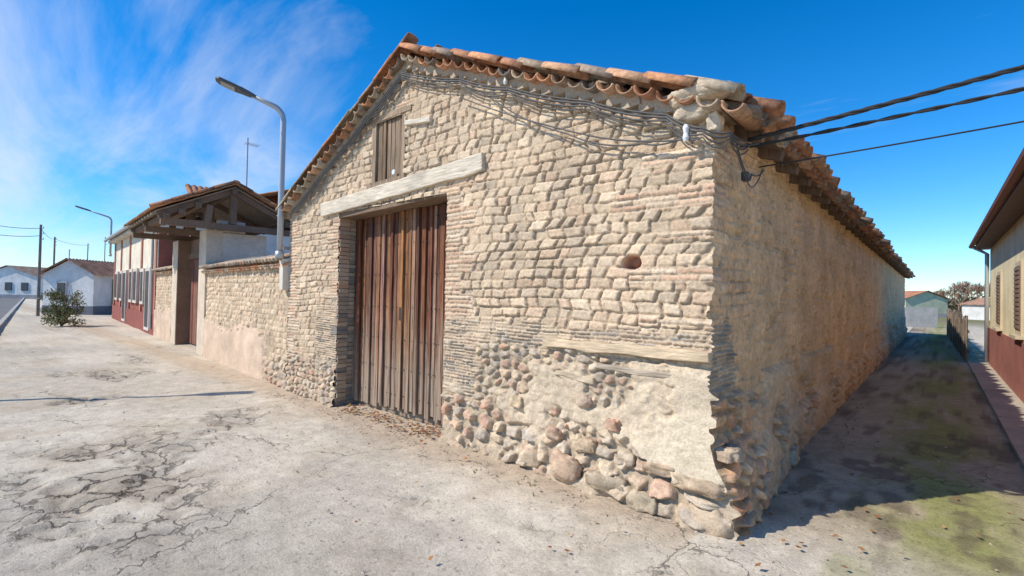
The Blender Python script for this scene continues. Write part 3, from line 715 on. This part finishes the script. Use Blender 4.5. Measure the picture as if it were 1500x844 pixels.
at=N.new('ShaderNodeAttribute');at.attribute_name='Col';ab=N.new('ShaderNodeAttribute');ab.attribute_name='Brk'
tc=N.new('ShaderNodeTexCoord')
def noise(sc,det=5,rg=.6):
    n=N.new('ShaderNodeTexNoise');n.inputs['Scale'].default_value=sc;n.inputs['Detail'].default_value=det;n.inputs['Roughness'].default_value=rg;L.new(tc.outputs['Object'],n.inputs['Vector']);return n
nA=noise(1.6,5);vs_=N.new('ShaderNodeVectorMath');vs_.operation='MULTIPLY_ADD';L.new(nA.outputs['Color'],vs_.inputs[0]);vs_.inputs[1].default_value=(.9,.9,0);L.new(tc.outputs['Object'],vs_.inputs[2])
nA2=noise(14,5,.7);vs2=N.new('ShaderNodeVectorMath');vs2.operation='MULTIPLY_ADD';L.new(nA2.outputs['Color'],vs2.inputs[0]);vs2.inputs[1].default_value=(.13,.13,0);L.new(vs_.outputs[0],vs2.inputs[2])
def crack(sc,w0,w1,rnd=1.):
    v=N.new('ShaderNodeTexVoronoi');v.feature='DISTANCE_TO_EDGE';v.voronoi_dimensions='2D';v.inputs['Scale'].default_value=sc;v.inputs['Randomness'].default_value=rnd;L.new(vs2.outputs[0],v.inputs['Vector'])
    m=N.new('ShaderNodeMapRange');m.inputs['From Min'].default_value=w0;m.inputs['From Max'].default_value=w1;m.inputs['To Min'].default_value=1;m.inputs['To Max'].default_value=0;L.new(v.outputs[0],m.inputs['Value']);return m.outputs[0]
c1=crack(.42,.0005,.0045);c2=crack(3.6,.0,.085);c3=crack(1.5,.001,.010)
def mm(op,a,b,clamp=False):
    n=N.new('ShaderNodeMath');n.operation=op;n.use_clamp=clamp
    for i,x in enumerate((a,b)):
        if isinstance(x,(int,float)): n.inputs[i].default_value=x
        else: L.new(x,n.inputs[i])
    return n.outputs[0]
def rng_(src,a0,a1,b0,b1):
    k=N.new('ShaderNodeMapRange');k.inputs['From Min'].default_value=a0;k.inputs['From Max'].default_value=a1;k.inputs['To Min'].default_value=b0;k.inputs['To Max'].default_value=b1;L.new(src,k.inputs['Value']);return k.outputs[0]
nM=noise(.55,3);mk=rng_(nM.outputs['Fac'],.54,.62,0,1)
nM2=noise(1.1,3);mk2=rng_(nM2.outputs['Fac'],.44,.56,.05,.75)
cr=mm('MAXIMUM',mm('MULTIPLY',c1,mk2),mm('MAXIMUM',mm('MULTIPLY',c2,ab.outputs['Fac']),mm('MULTIPLY',mm('MULTIPLY',c3,mk),.55)))
nF=noise(55,6,.75);nG=noise(260,3,.7);nH=noise(6,7,.68);nP=noise(24,3,.5)
pits=rng_(nP.outputs['Fac'],.30,.38,1,0)
k=mm('MULTIPLY',mm('MULTIPLY',rng_(nF.outputs['Fac'],.25,.75,.68,1.32),rng_(nH.outputs['Fac'],.3,.7,.82,1.16)),rng_(nG.outputs['Fac'],.25,.75,.80,1.20))
k=mm('MULTIPLY',k,mm('SUBTRACT',1.0,mm('MULTIPLY',cr,.75)));k=mm('MULTIPLY',k,mm('SUBTRACT',1.0,mm('MULTIPLY',pits,.20)))
vm=N.new('ShaderNodeVectorMath');vm.operation='SCALE';L.new(at.outputs['Color'],vm.inputs[0]);L.new(k,vm.inputs['Scale']);L.new(vm.outputs[0],b.inputs['Base Color'])
hgt=mm('SUBTRACT',mm('ADD',mm('MULTIPLY',nF.outputs['Fac'],.5),mm('ADD',mm('MULTIPLY',nH.outputs['Fac'],.7),mm('MULTIPLY',nG.outputs['Fac'],.15))),mm('ADD',mm('MULTIPLY',cr,.9),mm('MULTIPLY',pits,.15)))
bp=N.new('ShaderNodeBump');bp.inputs['Strength'].default_value=.75;bp.inputs['Distance'].default_value=.026;L.new(hgt,bp.inputs['Height']);L.new(bp.outputs[0],b.inputs['Normal'])
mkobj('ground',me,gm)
mb=MB()
mb.box(FV,(11,260),(-10.5,-4.0),(-.2,.03),(.17,.165,.155));mb.obj('road',M_plas,None)
mb=MB();x=11.
while x<120: mb.box(FV,(x,x+.98),(-3.98,-3.84),(-.1,.12),(.42,.40,.36),.003);x+=1.
mb.obj('kerb',M_plas,None)
# ------------------------------------------------ far buildings left
def cbox(mb,px0,px1,d0,d1,z0,z1,col):
    r0=(px0-750)/F*d0;r1=(px1-750)/F*d0
    mb.box(lambda x,y,z:W(x,y,z),(r0,r1),(d0,d1),(z0,z1),col)
def gable(name,r0,r1,d0,d1,h,hr,wall,roofc,base=None,ov=.25):
    e=empty(name);m=MB();m.box(lambda x,y,z:W(x,y,z),(r0,r1),(d0,d1),(0,h),wall)
    rm=(r0+r1)/2
    for dd in(d0+.002,d1-.002):
        m.add([W(r0,dd,h),W(r1,dd,h),W(rm,dd,hr)],[(0,1,2)],wall)
    if base: m.box(lambda x,y,z:W(x,y,z),(r0-.02,r1+.02),(d0-.02,d1+.02),(0,.5),base)
    m.obj('walls',M_plas,e)
    FC=lambda x,y,z:W(x,y,z)
    sl=(hr-h)/(rm-r0)
    field('roof_a',r0-ov,h-ov*sl+.05,rm,hr+.05,d0-ov,d1+ov,.22,.06,FC,e,roofc,8)
    field('roof_b',r1+ov,h-ov*sl+.05,rm,hr+.05,d0-ov,d1+ov,.22,.06,FC,e,roofc,8)
    return e
g1=gable('white_garage_house',-27.0,-24.1,28,40,2.35,3.15,(.70,.70,.68),[(.30,.17,.12),(.24,.15,.11)],(.16,.17,.2))
mb=MB();mb.box(lambda x,y,z:W(x,y,z),(-24.08,-24.0),(29.3,32.6),(.0,2.1),(.02,.16,.09));
for k in range(6): mb.box(lambda x,y,z:W(x,y,z),(-24.0,-23.985),(29.35+k*.54,29.37+k*.54),(.05,2.05),(.01,.08,.05))
mb.obj('garage_door',M_plain,g1)
mb=MB();mb.box(lambda x,y,z:W(x,y,z),(-26.2,-25.6),(27.93,28),(1.0,1.9),(.5,.5,.5));mb.box(lambda x,y,z:W(x,y,z),(-26.12,-25.68),(27.9,27.94),(1.08,1.82),(.1,.1,.1));mb.obj('window',M_plain,g1)
g3=gable('brown_roof_house',-33.5,-27.5,42,54,3.1,4.9,(.5,.42,.35),[(.26,.14,.10),(.2,.12,.09)])
g2=gable('distant_white_house',-66,-58.5,60,70,2.7,4.0,(.70,.70,.68),[(.3,.2,.15),(.25,.2,.17)],(.3,.3,.32))
mb=MB()
for k in range(3): mb.box(lambda x,y,z:W(x,y,z),(-64.5+k*2,-63.7+k*2),(59.9,60),(1.0,2.0),(.08,.09,.1))
mb.obj('windows',M_plain,g2)
g4=gable('distant_barn',-75,-67,78,90,3,4.6,(.45,.4,.35),[(.3,.2,.15)])
def pole(name,px,d,h,r=.1,cross=False,col=(.22,.19,.17)):
    e=MB();p0=G(px,d,0);e.tube([p0,p0+Vector((0,0,h*.5)),p0+Vector((0,0,h))],[r,r*.85,r*.7],col,8)
    for k in range(3): e.tube([p0+Vector((0,0,h-.2-k*.3)),p0+Vector((.12,.1,h-.2-k*.3)),p0+Vector((.12,.1,h-.1-k*.3))],.02,(.5,.5,.5),6)
    e.obj(name,M_wood,None)
pole('utility_pole',57,26,4.9,.075);pole('utility_pole',78,45,6.2,.09);pole('utility_pole',127,60,7,.07);pole('utility_pole',152,50,6.8,.05);pole('utility_pole',100,70,7,.07)
pp=MB();pp.tube([(EP[0],EP[1],0),(EP[0],EP[1],5.9)],[.14,.1],(.4,.38,.36),10);pp.obj('utility_pole',M_wood,None)
mb=MB()
def sag(A,B,s_,r):
    A=Vector(A);B=Vector(B);mb.tube([A.lerp(B,i/20)-Vector((0,0,s_*4*(i/20)*(1-i/20))) for i in range(21)],r,(.05,.05,.05),5)
sag(G(57,26,4.7),G(-120,20,4.9),.3,.014);sag(G(57,26,4.3),G(-120,20,4.4),.3,.014);sag(G(57,26,4.7),G(78,45,6.0),.2,.012);sag(G(78,45,6.0),G(127,60,6.8),.2,.015)
mb.obj('power_line',M_cable,None)
# ------------------------------------------------ background right
g5=gable('distant_cream_house',47.,52.,58,66,2.2,3.1,(.52,.54,.38),[(.42,.2,.12)],(.4,.4,.38))
g6=gable('distant_white_shed',50,54.5,50.5,54,1.6,2.3,(.66,.64,.60),[(.38,.22,.15)])
mb=MB();cbox(mb,1325,1374,33,33.3,0,1.35,(.54,.50,.44));mb.obj('rendered_boundary_wall',M_plas,None)
def tree(mb,base,h,col,seed,dep=6):
    rnd=random.Random(seed)
    def br(p,d,l,r,k):
        q=p+d*l;mb.tube([p,q],[r,r*.65],col,4 if k>3 else 3)
        if k==0:return
        for i in range(3):
            nd_=(d+Vector((rnd.uniform(-1,1),rnd.uniform(-1,1),rnd.uniform(-.3,.8)))*.7).normalized();br(p.lerp(q,rnd.uniform(.6,1)),nd_,l*rnd.uniform(.66,.84),max(r*.60,.016),k-1)
    br(Vector(base),Vector((0,0,1)),h*.24,h*.020,dep)
mb=MB()
for i,(px,d,h) in enumerate(((1405,66,6.6),(1424,66,7.4),(1385,76,6.2),(1440,64,6.4),(1460,64,7),(1366,90,6.0))): tree(mb,G(px,d,0),h,(.30,.185,.13),i)
mb.obj('distant_bare_trees',M_wood,None)
def leaves(mb,c,r,n,cols,s_):
    c=Vector(c)
    for i in range(n):
        d=Vector((random.gauss(0,1),random.gauss(0,1),random.gauss(0,1))).normalized()*(random.random()**.4)
        q=c+Vector((d.x*r[0],d.y*r[1],d.z*r[2]));a_=Vector((random.gauss(0,1),random.gauss(0,1),random.gauss(0,1))).normalized();b2=a_.cross(Vector((random.gauss(0,1),random.gauss(0,1),.3))).normalized();k=s_*random.uniform(.6,1.3)
        mb.add([q,q+a_*k*.5+b2*k*.22,q+a_*k,q+a_*k*.5-b2*k*.22],[(0,1,2,3)],random.choice(cols))
mb=MB()
for px,d,w_,h_ in((1345,120,9,3.2),(1375,110,8,2.6),(1410,115,9,3),(1450,110,9,3.4)):
    leaves(mb,G(px,d,h_*.5),(w_,w_*.5,h_*.6),700,[(.08,.09,.04),(.12,.10,.06),(.06,.07,.035)],.9)
mb.obj('distant_hedge',M_leaf,None)
mb=MB();bc=G(92,19.5,0)
for i in range(22):
    a_=random.uniform(0,6.28);t=Vector((math.cos(a_)*random.uniform(.2,.75),math.sin(a_)*random.uniform(.2,.75),random.uniform(.8,1.5)));mb.tube([bc,bc+t*.5+Vector((0,0,.1)),bc+t],[.025,.015,.006],(.16,.12,.08),4)
for i in range(70):
    a_=random.uniform(0,6.28);rr=random.uniform(.05,.66);leaves(mb,bc+Vector((math.cos(a_)*rr,math.sin(a_)*rr,random.uniform(.12,1.35))),(.15,.15,.17),50,[(.13,.15,.05),(.18,.19,.07),(.09,.11,.04),(.28,.24,.12)],.09)
mb.obj('roadside_bush',M_leaf,None)
mb=MB();LC=[(.30,.12,.05),(.36,.18,.07),(.24,.10,.05),(.40,.24,.10)]
def leafat(x,y,k):
    t=random.uniform(0,6.28);q=Vector((x,y,.02+random.uniform(0,.02)));a_=Vector((math.cos(t),math.sin(t),random.uniform(-.3,.5)))*k;b2=Vector((-math.sin(t),math.cos(t),random.uniform(-.3,.3)))*k*.4
    mb.add([q,q+a_*.4+b2,q+a_,q+a_*.4-b2],[(0,1,2,3)],random.choice(LC))
for i in range(300): leafat(-random.uniform(2.85,5.0),random.uniform(-.12,.22)-abs(random.gauss(0,.05)),random.uniform(.03,.06))
for i in range(30): leafat(-random.uniform(.3,6),-random.uniform(.15,1.8),random.uniform(.025,.05))
for i in range(70): leafat(random.uniform(.2,2.),random.uniform(-.6,4),random.uniform(.03,.05))
mb.obj('fallen_leaves',M_leaf,None)
mb=MB()
for i in range(520):
    x=random.uniform(-7,2.2);y=-random.uniform(.12,3.2) if random.random()<.4 else random.gauss(-.30,.10)
    if x>.1 and random.random()<.5: y=random.uniform(-.5,4)
    r=random.uniform(.005,.016);c=random.choice([(.52,.42,.32),(.46,.39,.32),(.52,.36,.27)])
    vs=[(x+r*random.uniform(.7,1.3)*dx,y+r*random.uniform(.7,1.3)*dy,.012+r*dz*.7) for dx,dy,dz in((1,0,0),(0,1,0),(-1,0,0),(0,-1,0),(0,0,1),(0,0,-1))]
    mb.add(vs,[(0,1,4),(1,2,4),(2,3,4),(3,0,4),(1,0,5),(2,1,5),(3,2,5),(0,3,5)],c)
mb.obj('loose_pebbles',M_wall,None)
mb=MB()
for i in range(26):
    if i<16: c=Vector((-random.uniform(.5,2.7),-random.uniform(.2,.5),.0))
    else: c=Vector((random.uniform(.3,.5),random.uniform(.6,6),0))
    for k in range(9):
        t=random.uniform(0,6.28);l=random.uniform(.02,.06);d=Vector((math.cos(t)*.6,math.sin(t)*.6,1))*l;s_=Vector((-math.sin(t),math.cos(t),0))*.003
        mb.add([c-s_,c+s_,c+d],[(0,1,2)],random.choice([(.16,.18,.06),(.26,.22,.10)]))
mb.obj('weeds',M_leaf,None)
print('built')
